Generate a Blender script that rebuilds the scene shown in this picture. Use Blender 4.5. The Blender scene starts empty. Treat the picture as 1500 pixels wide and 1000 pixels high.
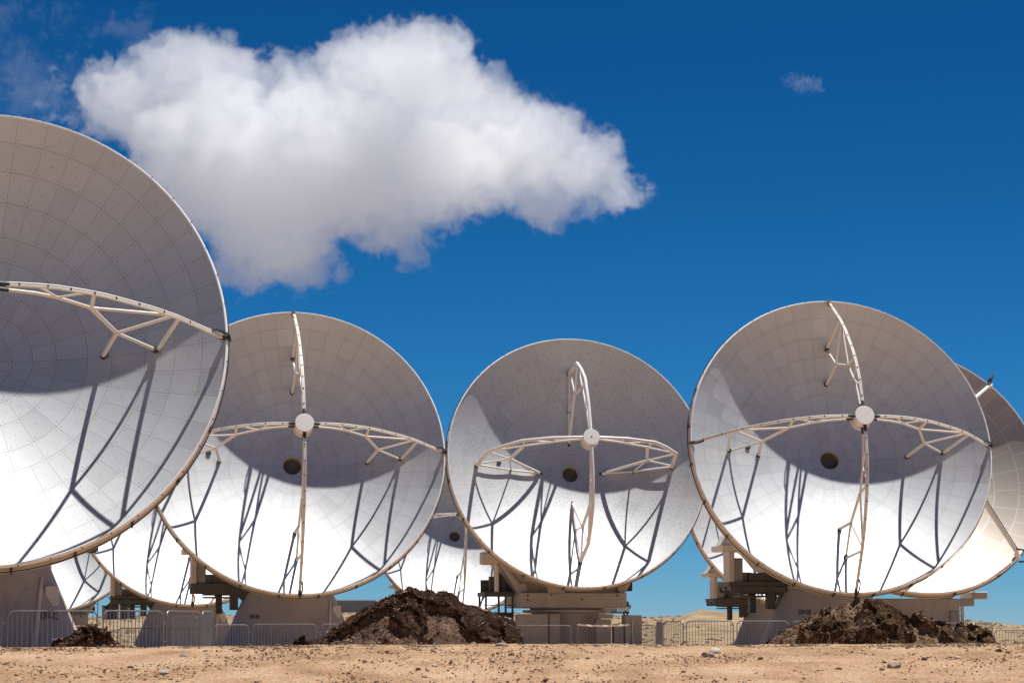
import bpy, math, random
import numpy as np
from mathutils import Matrix, Vector
R_ = math.radians
sc = bpy.context.scene
COL = sc.collection
random.seed(7); RNG = np.random.default_rng(7)

# ------------------------------------------------------------------ camera
F_PX, TILT, HC = 4117.5, R_(5.986), 0.42
cam_d = bpy.data.cameras.new('camera'); cam = bpy.data.objects.new('camera', cam_d); COL.objects.link(cam)
cam_d.sensor_width = 36.0; cam_d.lens = F_PX * 36.0 / 1500.0
cam_d.clip_start = 0.2; cam_d.clip_end = 20000
cam.location = (0, 0, HC); cam.rotation_euler = (R_(90) + TILT, 0, 0)
sc.camera = cam

# ------------------------------------------------------------------ sky, sun, exposure
SUN_EL, SUN_AZ = R_(75), R_(80)
SUN = Vector((math.cos(SUN_EL) * math.sin(SUN_AZ), math.cos(SUN_EL) * math.cos(SUN_AZ), math.sin(SUN_EL)))
w = bpy.data.worlds.new('World'); sc.world = w; w.use_nodes = True
nt = w.node_tree; nt.nodes.clear()
out = nt.nodes.new('ShaderNodeOutputWorld'); bg = nt.nodes.new('ShaderNodeBackground')
sky = nt.nodes.new('ShaderNodeTexSky'); sky.sky_type = 'NISHITA'; sky.sun_disc = False
sky.sun_elevation = SUN_EL; sky.sun_rotation = SUN_AZ
sky.altitude = 5000; sky.air_density = 1.0; sky.dust_density = 0.3; sky.ozone_density = 2.5
# photographic grading of the high desert sky: each channel's own contrast curve, normalised to its shown brightness
sep = nt.nodes.new('ShaderNodeSeparateColor'); comb = nt.nodes.new('ShaderNodeCombineColor')
nt.links.new(sky.outputs[0], sep.inputs[0])
for ch, (gain, power) in enumerate(((0.76, 2.6), (0.59, 1.4), (0.73, 1.30))):
    k0 = nt.nodes.new('ShaderNodeMath'); k0.operation = 'MULTIPLY'; k0.inputs[1].default_value = 0.1
    k1 = nt.nodes.new('ShaderNodeMath'); k1.operation = 'POWER'; k1.inputs[1].default_value = power
    k2 = nt.nodes.new('ShaderNodeMath'); k2.operation = 'MULTIPLY'; k2.inputs[1].default_value = gain * 10
    nt.links.new(sep.outputs[ch], k0.inputs[0]); nt.links.new(k0.outputs[0], k1.inputs[0]); nt.links.new(k1.outputs[0], k2.inputs[0]); nt.links.new(k2.outputs[0], comb.inputs[ch])
nt.links.new(comb.outputs[0], bg.inputs['Color'])
bg.inputs['Strength'].default_value = 0.10
nt.links.new(bg.outputs[0], out.inputs['Surface'])
sd = bpy.data.lights.new('sun', 'SUN'); sd.energy = 5.0; sd.angle = R_(0.53); sd.color = (1.0, 0.975, 0.94)
sun = bpy.data.objects.new('sun', sd); COL.objects.link(sun)
sun.rotation_euler = SUN.to_track_quat('Z', 'Y').to_euler()
sc.view_settings.view_transform = 'Standard'; sc.view_settings.look = 'None'
sc.view_settings.exposure = 0.21; sc.view_settings.gamma = 1.0
sc.render.engine = 'CYCLES'
sc.cycles.use_denoising = True
sc.cycles.max_bounces = 28; sc.cycles.volume_bounces = 24
sc.cycles.diffuse_bounces = 4; sc.cycles.glossy_bounces = 4

def ray(px, py):                     # direction through a pixel of the 1500x1000 photograph
    c = ((px - 750) / F_PX, 1.0, -(py - 500) / F_PX)
    return Vector((c[0], c[1] * math.cos(TILT) - c[2] * math.sin(TILT), c[1] * math.sin(TILT) + c[2] * math.cos(TILT)))
def at(px, py, Y):
    d = ray(px, py); return Vector((0, 0, HC)) + d * (Y / d.y)
def gx(px, Y): return (px - 750) / F_PX * Y * 0.9945

# ------------------------------------------------------------------ materials
def mat(name, col, rough=0.6, metal=0.0, var=0.06, scale=3.0, bump=0.0, bscale=40.0, spec=0.5):
    m = bpy.data.materials.new(name); m.use_nodes = True
    n = m.node_tree.nodes; l = m.node_tree.links; p = n['Principled BSDF']
    p.inputs['Roughness'].default_value = rough; p.inputs['Metallic'].default_value = metal
    p.inputs['Specular IOR Level'].default_value = spec
    tc = n.new('ShaderNodeTexCoord'); no = n.new('ShaderNodeTexNoise'); no.inputs['Scale'].default_value = scale
    no.inputs['Detail'].default_value = 6; no.inputs['Roughness'].default_value = 0.65
    l.new(tc.outputs['Object'], no.inputs['Vector'])
    mr = n.new('ShaderNodeMapRange'); mr.inputs['From Min'].default_value = 0.3; mr.inputs['From Max'].default_value = 0.7
    mr.inputs['To Min'].default_value = 1 - var; mr.inputs['To Max'].default_value = 1 + var
    l.new(no.outputs['Fac'], mr.inputs['Value'])
    mx = n.new('ShaderNodeVectorMath'); mx.operation = 'SCALE'; mx.inputs[0].default_value = col[:3]
    l.new(mr.outputs[0], mx.inputs['Scale']); l.new(mx.outputs[0], p.inputs['Base Color'])
    if bump:
        nb = n.new('ShaderNodeTexNoise'); nb.inputs['Scale'].default_value = bscale; nb.inputs['Detail'].default_value = 5
        l.new(tc.outputs['Object'], nb.inputs['Vector'])
        b = n.new('ShaderNodeBump'); b.inputs['Strength'].default_value = bump; b.inputs['Distance'].default_value = 0.02
        l.new(nb.outputs['Fac'], b.inputs['Height']); l.new(b.outputs[0], p.inputs['Normal'])
    return m

def panel_mat(name, base, rough, metal, seam_w, seam_col, seam_mix, dots, dot_r, dot_col, var):
    """Machined metal panels; the mesh carries per-panel coordinates (pu,pv 0..1, pw,ph metres, pid random)."""
    m = bpy.data.materials.new(name); m.use_nodes = True
    n = m.node_tree.nodes; l = m.node_tree.links; p = n['Principled BSDF']
    def M(op, a, b=None, c=None):
        k = n.new('ShaderNodeMath'); k.operation = op
        for i, v in enumerate((a, b, c)):
            if v is None: continue
            if isinstance(v, (int, float)): k.inputs[i].default_value = v
            else: l.new(v, k.inputs[i])
        return k.outputs[0]
    def A(nm):
        a = n.new('ShaderNodeAttribute'); a.attribute_name = nm; return a.outputs['Fac']
    pu, pv, pw, ph, pid = A('pu'), A('pv'), A('pw'), A('ph'), A('pid')
    du = M('MULTIPLY', M('MINIMUM', pu, M('SUBTRACT', 1, pu)), pw)
    dv = M('MULTIPLY', M('MINIMUM', pv, M('SUBTRACT', 1, pv)), ph)
    ds = M('MINIMUM', M('MULTIPLY', du, 1.25), dv)
    seam = M('LESS_THAN', ds, seam_w)
    def dot(a, b):
        return M('LESS_THAN', M('SQRT', M('ADD', M('MULTIPLY', a, a), M('MULTIPLY', b, b))), dot_r)
    cu = M('MULTIPLY', M('SUBTRACT', pu, 0.5), pw); cv = M('MULTIPLY', M('SUBTRACT', pv, 0.5), ph)
    dm = M('MAXIMUM', dot(M('SUBTRACT', du, 0.085), M('SUBTRACT', dv, 0.085)), dot(cu, cv))
    if dots > 1:
        q = M('SUBTRACT', M('ABSOLUTE', cu), M('MULTIPLY', pw, 0.18)); q2 = M('SUBTRACT', M('ABSOLUTE', cv), M('MULTIPLY', ph, 0.17))
        dm = M('MAXIMUM', dm, dot(q, q2)); dm = M('MAXIMUM', dm, dot(cu, M('SUBTRACT', dv, 0.1)))
    tone = M('ADD', 1 - var, M('MULTIPLY', pid, 2 * var)); tone = M('MULTIPLY', tone, M('SUBTRACT', 1.0, M('MULTIPLY', M('GREATER_THAN', pid, 0.955), 0.10)))
    tc = n.new('ShaderNodeTexCoord'); no = n.new('ShaderNodeTexNoise'); no.inputs['Scale'].default_value = 1.3; no.inputs['Detail'].default_value = 7
    l.new(tc.outputs['Object'], no.inputs['Vector'])
    tone = M('MULTIPLY', tone, M('ADD', 0.94, M('MULTIPLY', no.outputs['Fac'], 0.12)))
    sc_ = n.new('ShaderNodeVectorMath'); sc_.operation = 'SCALE'; sc_.inputs[0].default_value = base; l.new(tone, sc_.inputs['Scale'])
    m1 = n.new('ShaderNodeMix'); m1.data_type = 'RGBA'; l.new(M('MULTIPLY', seam, seam_mix), m1.inputs[0]); l.new(sc_.outputs[0], m1.inputs[6]); m1.inputs[7].default_value = (*seam_col, 1)
    m2 = n.new('ShaderNodeMix'); m2.data_type = 'RGBA'; l.new(M('MULTIPLY', dm, 0.85), m2.inputs[0]); l.new(m1.outputs[2], m2.inputs[6]); m2.inputs[7].default_value = (*dot_col, 1)
    l.new(m2.outputs[2], p.inputs['Base Color'])
    pid2 = M('FRACT', M('MULTIPLY', pid, 7.31))
    l.new(M('ADD', rough - 0.025, M('MULTIPLY', pid2, 0.05)), p.inputs['Roughness'])
    p.inputs['Metallic'].default_value = metal
    return m

PANEL = panel_mat('aluminium_panels', (0.625, 0.635, 0.635), 0.64, 0.92, 0.006, (0.14, 0.13, 0.12), 0.6, 1, 0.0125, (0.12, 0.11, 0.11), 0.038)
PANEL_M = panel_mat('dotted_panels', (0.62, 0.63, 0.63), 0.64, 0.92, 0.008, (0.3, 0.3, 0.3), 0.45, 2, 0.020, (0.10, 0.10, 0.10), 0.02)
PANEL_E = panel_mat('broad_panels', (0.53, 0.475, 0.41), 0.60, 0.90, 0.03, (0.8, 0.79, 0.76), 0.35, 1, 0.012, (0.3, 0.3, 0.3), 0.04)
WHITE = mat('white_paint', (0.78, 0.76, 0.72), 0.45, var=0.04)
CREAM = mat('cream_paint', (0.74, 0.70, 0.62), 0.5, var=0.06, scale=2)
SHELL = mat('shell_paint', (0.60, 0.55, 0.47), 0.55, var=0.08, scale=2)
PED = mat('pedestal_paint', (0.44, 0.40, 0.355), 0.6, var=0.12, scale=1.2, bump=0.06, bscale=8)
EDGE = mat('edge_metal', (0.86, 0.86, 0.86), 0.5, var=0.02)
DARK = mat('dark_clamp', (0.035, 0.033, 0.032), 0.6)
DECK = mat('deck_steel', (0.10, 0.095, 0.085), 0.6, var=0.2)
HOLE = mat('hole_membrane', (0.10, 0.085, 0.06), 0.35, var=0.15, scale=6)
TUBE = mat('feed_tube_metal', (0.5, 0.42, 0.28), 0.4, metal=0.4)
GALV = mat('galvanised_steel', (0.25, 0.26, 0.27), 0.42, metal=0.6, var=0.15, scale=6)
INK = mat('black_lettering', (0.035, 0.035, 0.038), 0.6)
GREY = mat('grey_cabinet', (0.34, 0.33, 0.32), 0.55, var=0.06)
CONT = mat('container_grey', (0.30, 0.31, 0.32), 0.6, var=0.1)
DWALL = mat('dark_wall', (0.07, 0.065, 0.065), 0.8)
GLASS = mat('dark_glass', (0.03, 0.05, 0.06), 0.12)
TYRE = mat('tyre_rubber', (0.02, 0.02, 0.02), 0.85)
WOOD = mat('pole_wood', (0.10, 0.08, 0.07), 0.8)
TAPE = mat('tape_pink', (0.75, 0.66, 0.65), 0.5)

def ground_mat(name, cols, s1, fine, bump, dark=0.25):
    m = bpy.data.materials.new(name); m.use_nodes = True
    n = m.node_tree.nodes; l = m.node_tree.links; p = n['Principled BSDF']; p.inputs['Roughness'].default_value = 0.95
    p.inputs['Specular IOR Level'].default_value = 0.15
    tc = n.new('ShaderNodeTexCoord')
    def noise(s, d, r=0.6):
        k = n.new('ShaderNodeTexNoise'); k.inputs['Scale'].default_value = s; k.inputs['Detail'].default_value = d; k.inputs['Roughness'].default_value = r
        l.new(tc.outputs['Object'], k.inputs['Vector']); return k.outputs['Fac']
    cr = n.new('ShaderNodeValToRGB'); e = cr.color_ramp.elements
    e[0].position = 0.32; e[0].color = (*cols[0], 1); e[1].position = 0.68; e[1].color = (*cols[2], 1)
    x = e.new(0.5); x.color = (*cols[1], 1)
    l.new(noise(s1, 8, 0.62), cr.inputs[0])
    f = n.new('ShaderNodeMapRange'); f.inputs['From Min'].default_value = 0.33; f.inputs['From Max'].default_value = 0.6
    f.inputs['To Min'].default_value = 1 - dark; f.inputs['To Max'].default_value = 1.08
    nf = noise(fine, 6, 0.7); l.new(nf, f.inputs['Value'])
    v = n.new('ShaderNodeVectorMath'); v.operation = 'SCALE'; l.new(cr.outputs[0], v.inputs[0]); l.new(f.outputs[0], v.inputs['Scale'])
    l.new(v.outputs[0], p.inputs['Base Color'])
    b = n.new('ShaderNodeBump'); b.inputs['Strength'].default_value = bump; b.inputs['Distance'].default_value = 0.03
    l.new(nf, b.inputs['Height']); l.new(b.outputs[0], p.inputs['Normal'])
    return m
SAND = ground_mat('desert_sand', [(0.37, 0.22, 0.115), (0.55, 0.345, 0.20), (0.67, 0.455, 0.285)], 1.1, 30, 1.0, 0.5)
SOIL = ground_mat('dark_soil', [(0.018, 0.008, 0.005), (0.044, 0.021, 0.012), (0.12, 0.066, 0.042)], 2.6, 20, 1.0, 0.75)
LOOSE = ground_mat('loose_chips_soil', [(0.085, 0.046, 0.03), (0.155, 0.092, 0.062), (0.26, 0.17, 0.12)], 3.0, 24, 1.0, 0.75)
SOIL2 = ground_mat('brown_soil', [(0.032, 0.015, 0.008), (0.085, 0.044, 0.023), (0.20, 0.115, 0.06)], 2.6, 20, 1.0, 0.75)
LOOSE2 = ground_mat('tan_loose_soil', [(0.12, 0.068, 0.036), (0.23, 0.14, 0.075), (0.36, 0.24, 0.14)], 3.0, 24, 1.0, 0.7)
FARGROUND = ground_mat('unseen_bounce_ground', [(0.20, 0.165, 0.145), (0.30, 0.25, 0.225), (0.38, 0.32, 0.285)], 0.02, 0.3, 0.3)  # unseen far ground, its tone set for the light bounced under the cloud
KHAKI = ground_mat('khaki_sand', [(0.22, 0.15, 0.08), (0.36, 0.26, 0.15), (0.46, 0.34, 0.21)], 0.35, 3.0, 1.0, 0.5)
SCRUB = mat('dry_scrub', (0.25, 0.175, 0.10), 0.95, var=0.5, scale=.3)
CHIP = mat('dry_chips', (0.32, 0.21, 0.155), 0.95, var=0.6, scale=9, spec=0.15)
CHIP2 = mat('dark_chips', (0.07, 0.035, 0.024), 0.95, var=0.5, scale=9, spec=0.15)
STONE = mat('stone_grey', (0.30, 0.22, 0.16), 0.9, var=0.3, scale=5, bump=0.4, bscale=30)
STONE2 = mat('stone_pale', (0.48, 0.40, 0.32), 0.9, var=0.25, scale=14, bump=0.4, bscale=30)
PEB = mat('pebble_shaded_brown', (0.17, 0.095, 0.05), 0.95, var=0.5, scale=3)  # shade of soil clods painted into a dark sand tone, with brown stones

# ------------------------------------------------------------------ mesh helpers
class MB:
    def __init__(s): s.v = []; s.f = []; s.mi = []; s.sm = []
    def add(s, verts, faces, mi=0, smooth=False):
        o = len(s.v); s.v += [tuple(v) for v in verts]
        for f in faces: s.f.append(tuple(i + o for i in f)); s.mi.append(mi); s.sm.append(smooth)
    def box(s, x0, x1, y0, y1, z0, z1, mi=0, ch=0.0):
        if ch <= 0:
            v = [(x, y, z) for z in (z0, z1) for y in (y0, y1) for x in (x0, x1)]
            s.add(v, [(0, 2, 3, 1), (4, 5, 7, 6), (0, 1, 5, 4), (2, 6, 7, 3), (0, 4, 6, 2), (1, 3, 7, 5)], mi); return
        c = ch; v = []; f = []                     # chamfered vertical edges and top/bottom rims
        def ring(z, i):
            a, b, d, e = x0 + i, x1 - i, y0 + i, y1 - i
            return [(a + c, d, z), (b - c, d, z), (b, d + c, z), (b, e - c, z), (b - c, e, z), (a + c, e, z), (a, e - c, z), (a, d + c, z)]
        for z, i in ((z0, c), (z0 + c, 0), (z1 - c, 0), (z1, c)): v += ring(z, i)
        for k in range(3):
            for j in range(8): f.append((k * 8 + j, k * 8 + (j + 1) % 8, k * 8 + 8 + (j + 1) % 8, k * 8 + 8 + j))
        f.append(tuple(range(7, -1, -1))); f.append(tuple(range(24, 32))); s.add(v, f, mi)
    def prism(s, pts, axis, a0, a1, mi=0):           # polygon extruded along an axis
        def P(p, a):
            return {'x': (a, p[0], p[1]), 'y': (p[0], a, p[1]), 'z': (p[0], p[1], a)}[axis]
        k = len(pts); v = [P(p, a0) for p in pts] + [P(p, a1) for p in pts]
        s.add(v, [tuple(range(k))[::-1], tuple(range(k, 2 * k))] + [(i, (i + 1) % k, k + (i + 1) % k, k + i) for i in range(k)], mi)
    def tube(s, p, q, r, r2=None, n=8, mi=0):
        s.path([p, q], [r, r if r2 is None else r2], n, mi)
    def path(s, pts, rad, n=8, mi=0):
        pts = [Vector(p) for p in pts]; rad = rad if isinstance(rad, (list, tuple)) else [rad] * len(pts)
        v = []; f = []; up = None
        for i, p in enumerate(pts):
            t = (pts[min(i + 1, len(pts) - 1)] - pts[max(i - 1, 0)]).normalized()
            if up is None: up = Vector((0, 0, 1)) if abs(t.z) < 0.9 else Vector((1, 0, 0))
            a = t.cross(up).normalized(); b = a.cross(t).normalized(); up = b
            for j in range(n):
                an = 2 * math.pi * j / n; v.append(p + rad[i] * (math.cos(an) * a + math.sin(an) * b))
        for i in range(len(pts) - 1):
            for j in range(n): f.append((i * n + j, i * n + (j + 1) % n, (i + 1) * n + (j + 1) % n, (i + 1) * n + j))
        s.add(v, f, mi, True); k = (len(pts) - 1) * n
        s.add(v[:n], [tuple(range(n - 1, -1, -1))], mi); s.add(v[k:], [tuple(range(n))], mi)
    def lathe(s, prof, n=96, mi=0, smooth=True, axis='z', off=(0, 0, 0), mis=None):
        v = []; f = []
        for r, h in prof:
            for j in range(n):
                a = 2 * math.pi * j / n; c, d = r * math.cos(a), r * math.sin(a)
                v.append({'z': (c + off[0], d + off[1], h + off[2]), 'y': (c + off[0], h + off[1], d + off[2]), 'x': (h + off[0], c + off[1], d + off[2])}[axis])
        o = len(s.v); s.v += v
        for i in range(len(prof) - 1):
            for j in range(n):
                s.f.append((o + i * n + j, o + i * n + (j + 1) % n, o + (i + 1) * n + (j + 1) % n, o + (i + 1) * n + j))
                s.mi.append(mis[i] if mis else mi); s.sm.append(smooth)
    def mesh(s, name, mats):
        me = bpy.data.meshes.new(name); me.from_pydata(s.v, [], s.f)
        for m in mats: me.materials.append(m)
        me.polygons.foreach_set('material_index', s.mi); me.polygons.foreach_set('use_smooth', s.sm)
        me.update(); return me

def link(name, me, parent=None, mx=None):
    o = bpy.data.objects.new(name, me); COL.objects.link(o)
    if parent: o.parent = parent
    if mx is not None: o.matrix_local = mx
    return o
def part(name, mb, mats, parent, mx=None):
    me = mb.mesh(name, mats if isinstance(mats, (list, tuple)) else [mats])
    if any(mb.sm): me.set_sharp_from_angle(angle=R_(38))
    return link(name, me, parent, mx)
def tag(o, label=None, cat=None, group=None, kind=None):
    if label: o['label'] = label
    if cat: o['category'] = cat
    if group: o['group'] = group
    if kind: o['kind'] = kind
    return o
def thing(name, loc, label, cat, group=None, rz=0.0):
    o = bpy.data.objects.new(name, None); COL.objects.link(o); o.location = loc; o.rotation_euler = (0, 0, rz)
    o.empty_display_size = 0.5
    return tag(o, label, cat, group)
def smooth_by(me, ang=40):
    me.polygons.foreach_set('use_smooth', [True] * len(me.polygons))
    me.set_sharp_from_angle(angle=R_(ang))

# ------------------------------------------------------------------ numpy noise
def _h(i, j, seed):
    n = (i * 374761393 + j * 668265263 + seed * 1442695041) & 0xffffffff
    n = ((n ^ (n >> 13)) * 1274126177) & 0xffffffff
    return ((n ^ (n >> 16)) & 0xffff) / 65535.0
def vnoise(x, y, seed=0):
    i = np.floor(x).astype(np.int64); j = np.floor(y).astype(np.int64); fx = x - i; fy = y - j
    fx = fx * fx * (3 - 2 * fx); fy = fy * fy * (3 - 2 * fy)
    return (_h(i, j, seed) * (1 - fx) + _h(i + 1, j, seed) * fx) * (1 - fy) + (_h(i, j + 1, seed) * (1 - fx) + _h(i + 1, j + 1, seed) * fx) * fy
def fbm(x, y, oct=5, seed=0, g=0.5):
    s = 0; a = 1; t = 0
    for k in range(oct): s = s + a * vnoise(x * 2 ** k + 17.3 * k, y * 2 ** k - 9.1 * k, seed + k); t += a; a *= g
    return s / t
def worley(x, y, seed=0):
    i = np.floor(x).astype(np.int64); j = np.floor(y).astype(np.int64); best = np.full(x.shape, 9.0)
    for a in (-1, 0, 1):
        for b in (-1, 0, 1):
            dx = i + a + _h(i + a, j + b, seed) - x; dy = j + b + _h(i + a, j + b, seed + 5) - y
            best = np.minimum(best, dx * dx + dy * dy)
    return np.sqrt(best)

# ------------------------------------------------------------------ ground
CREST_X = [-60, 120, 200, 330, 480, 560, 880, 940, 990, 1040, 1100, 1200, 1380, 1420, 1460, 1500, 1600]
CREST_Y = [906, 905, 903, 902, 898, 897, 899, 904, 903, 902, 901, 905, 911, 909, 913, 917, 918]
def ground_z(x, y):
    x = np.asarray(x, float); y = np.asarray(y, float)
    prof = np.interp(y, [-80, 0, 14, 24, 27.6, 29.3, 31.2, 33, 36, 42, 60, 100, 170],
                     [-1.3, -1.1, -0.75, -0.38, -0.09, 0.125, 0.295, 0.32, 0.25, 0.06, 0.0, -0.14, -0.2])
    lip = np.clip(1 - np.abs(y - 31.5) / 5, 0, 1)
    z = prof + lip * (0.05 * (fbm(x * 0.35, y * 0.35, 4, 3) - 0.5) + np.interp(x, [-6, -4.4, -3.6, -2, 0, 3, 5.5], [-.045, -.05, -.012, -.0, 0.005, 0.0, 0.03]))
    px = 750 + x / np.maximum(y, 30) * F_PX / 0.9945
    cy = np.interp(px, CREST_X, CREST_Y)
    cz = HC + (931.8 - cy) / F_PX * 520
    far = np.clip((y - 170) / (520 - 170), 0, 1)
    far = far * far * (3 - 2 * far) * 0.35 + far * 0.65
    z = z + far * (cz + 0.2) + np.clip(far * 3, 0, 1) * 0.5 * (fbm(x * 0.06, y * 0.06, 5, 11) - 0.5)
    z = z - np.clip((y - 540) / 600, 0, 4) * 6
    # dune-like heap behind the barriers
    b = np.exp(-(((px - 1062) / 62) ** 4)) * np.exp(-((y - 262) / 26) ** 2) + 0.55 * np.exp(-(((px - 990) / 42) ** 2)) * np.exp(-((y - 258) / 22) ** 2)
    z = z + b * (1.75 + 0.5 * (fbm(x * 0.5, y * 0.3, 5, 21) - 0.5))
    return z
def build_ground():
    yd = np.concatenate([np.linspace(-80, 22, 40), np.linspace(22.3, 27, 40), np.linspace(27.03, 33.5, 190), np.linspace(33.7, 60, 60), np.linspace(61, 250, 90), np.linspace(253, 560, 70), np.geomspace(575, 6000, 24)])
    xp = np.concatenate([np.arange(0, 6.2, 0.032), 6.2 + np.cumsum(np.geomspace(0.05, 260, 90))])
    xd = np.concatenate([-xp[:0:-1], xp])
    X, Y = np.meshgrid(xd, yd)
    Z = ground_z(X, Y)
    near = np.clip(1 - np.abs(Y - 30) / 5.0, 0, 1)
    rough = (fbm(X * 3, Y * 1.4, 6, 31, 0.66) - 0.5) * 0.075 + 0.018 * np.clip(0.42 - worley(X * 6, Y * 3, 9), 0, 1) + (fbm(X * 0.9, Y * 0.8, 3, 33) - 0.5) * 0.05
    Z = Z + near * rough
    nx, ny = len(xd), len(yd); me = bpy.data.meshes.new('ground')
    V = np.stack([X, Y, Z], -1).reshape(-1, 3); idx = np.arange(nx * ny).reshape(ny, nx)
    Fq = np.stack([idx[:-1, :-1], idx[:-1, 1:], idx[1:, 1:], idx[1:, :-1]], -1).reshape(-1, 4)
    me.vertices.add(len(V)); me.vertices.foreach_set('co', V.ravel()); me.loops.add(Fq.size); me.loops.foreach_set('vertex_index', Fq.ravel())
    me.polygons.add(len(Fq)); me.polygons.foreach_set('loop_start', np.arange(0, Fq.size, 4)); me.polygons.foreach_set('loop_total', np.full(len(Fq), 4))
    me.polygons.foreach_set('use_smooth', np.ones(len(Fq), bool)); me.update(); me.materials.append(SAND); me.materials.append(FARGROUND); me.materials.append(KHAKI)
    cx_ = V[Fq].mean(1); me.polygons.foreach_set('material_index', np.where((np.abs(cx_[:, 0]) > 260) | (cx_[:, 1] > 640), 1, np.where(cx_[:, 1] > 165, 2, 0)).astype(np.int32)); me.update()
    return tag(link('ground', me), kind='structure')
build_ground()
def gz(x, y): return float(ground_z(np.array([x]), np.array([y]))[0])

# ------------------------------------------------------------------ antennas
EL_H, OFF = 7.073, 2.9            # elevation axis height; rim centre in front of it
def dish_matrix(el):
    s, c = math.sin(el), math.cos(el)
    a = Vector((0, -c, s)); v = Vector((0, s, c)); u = Vector((1, 0, 0))
    o = Vector((0, 0, EL_H)) + a * (OFF - 1.875)
    return Matrix(((u.x, v.x, a.x, o.x), (u.y, v.y, a.y, o.y), (u.z, v.z, a.z, o.z), (0, 0, 0, 1)))
def hpar(r): return r * r / 19.2
def dish_mesh(name, rings, counts, mt, off=0.0):
    """Paraboloid laid out panel by panel, each with its own coordinates for seams and adjuster marks."""
    rng = np.random.default_rng(3); V = []; F = []; at_ = {k: [] for k in ('pu', 'pv', 'pw', 'ph', 'pid')}; NT = 192
    grid = {}
    def vid(r, k):
        key = (round(r, 4), k % NT)
        if key not in grid:
            a = 2 * math.pi * key[1] / NT + off; grid[key] = len(V); V.append((r * math.cos(a), r * math.sin(a), hpar(r)))
        return grid[key]
    for (r0, r1), n in zip(zip(rings[:-1], rings[1:]), counts):
        st = NT // n; nr = 4; rs = np.linspace(r0, r1, nr + 1); pw = 2 * math.pi * 0.5 * (r0 + r1) / n; ph = math.hypot(r1 - r0, hpar(r1) - hpar(r0))
        for p in range(n):
            pid = rng.random()
            for k in range(st):
                for q in range(nr):
                    F.append((vid(rs[q], p * st + k), vid(rs[q + 1], p * st + k), vid(rs[q + 1], p * st + k + 1), vid(rs[q], p * st + k + 1)))
                    at_['pu'] += [k / st, k / st, (k + 1) / st, (k + 1) / st]; at_['pv'] += [q / nr, (q + 1) / nr, (q + 1) / nr, q / nr]
                    wa, wb = pw * 2 * rs[q] / (r0 + r1), pw * 2 * rs[q + 1] / (r0 + r1)
                    at_['pw'] += [wa, wb, wb, wa]; at_['ph'] += [ph] * 4; at_['pid'] += [pid] * 4
    me = bpy.data.meshes.new(name); me.from_pydata(V, [], F)
    for k, v in at_.items():
        a = me.attributes.new(k, 'FLOAT', 'CORNER'); a.data.foreach_set('value', v)
    me.polygons.foreach_set('use_smooth', [True] * len(F)); me.materials.append(mt); me.update(); return me

def shell_mb(clamps, depth=0.95, back=(2.0, -1.05)):
    b = MB(); rr = 6.0
    prof = [(rr, 1.875), (6.008, 1.915), (6.03, 1.92), (6.075, 1.84), (6.03, 1.80), (6.03, 1.42), (6.075, 1.42), (6.075, 1.36), (6.01, 1.33), (5.75, depth), (4.3, 0.05), (back[0], back[1]), (1.5, back[1] - 0.05), (1.5, -1.6)]
    b.lathe(prof, 144, 0, True, mis=[1, 1, 1, 0, 0, 0, 0, 0, 0, 0, 0, 0, 0])
    for k in range(clamps):                              # edge joints of the rim segments
        a = 2 * math.pi * (k + 0.5) / clamps; c, s = math.cos(a), math.sin(a)
        def P(r, h, t): return (r * c - t * s, r * s + t * c, h)
        v = [P(r, h, t) for h in (1.30, 1.83) for r in (6.02, 6.09) for t in (-0.02, 0.02)]
        b.add(v, [(0, 2, 3, 1), (4, 5, 7, 6), (0, 1, 5, 4), (2, 6, 7, 3), (0, 4, 6, 2), (1, 3, 7, 5)], 2)
    pts = [(6.115 * math.cos(a), 6.115 * math.sin(a), 1.60 + 0.012 * math.sin(a * 37)) for a in np.linspace(0, 2 * math.pi, 97)]
    b.path(pts, 0.016, 5, 2)                              # cable round the edge
    for k in range(48):                                   # small edge clips along the top of the rim
        a = 2 * math.pi * (k + 0.2) / 48; c, s = math.cos(a), math.sin(a)
        b.path([(6.05 * c, 6.05 * s, 1.88), (6.09 * c, 6.09 * s, 1.905)], 0.014, 5, 2)
    return b

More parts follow.
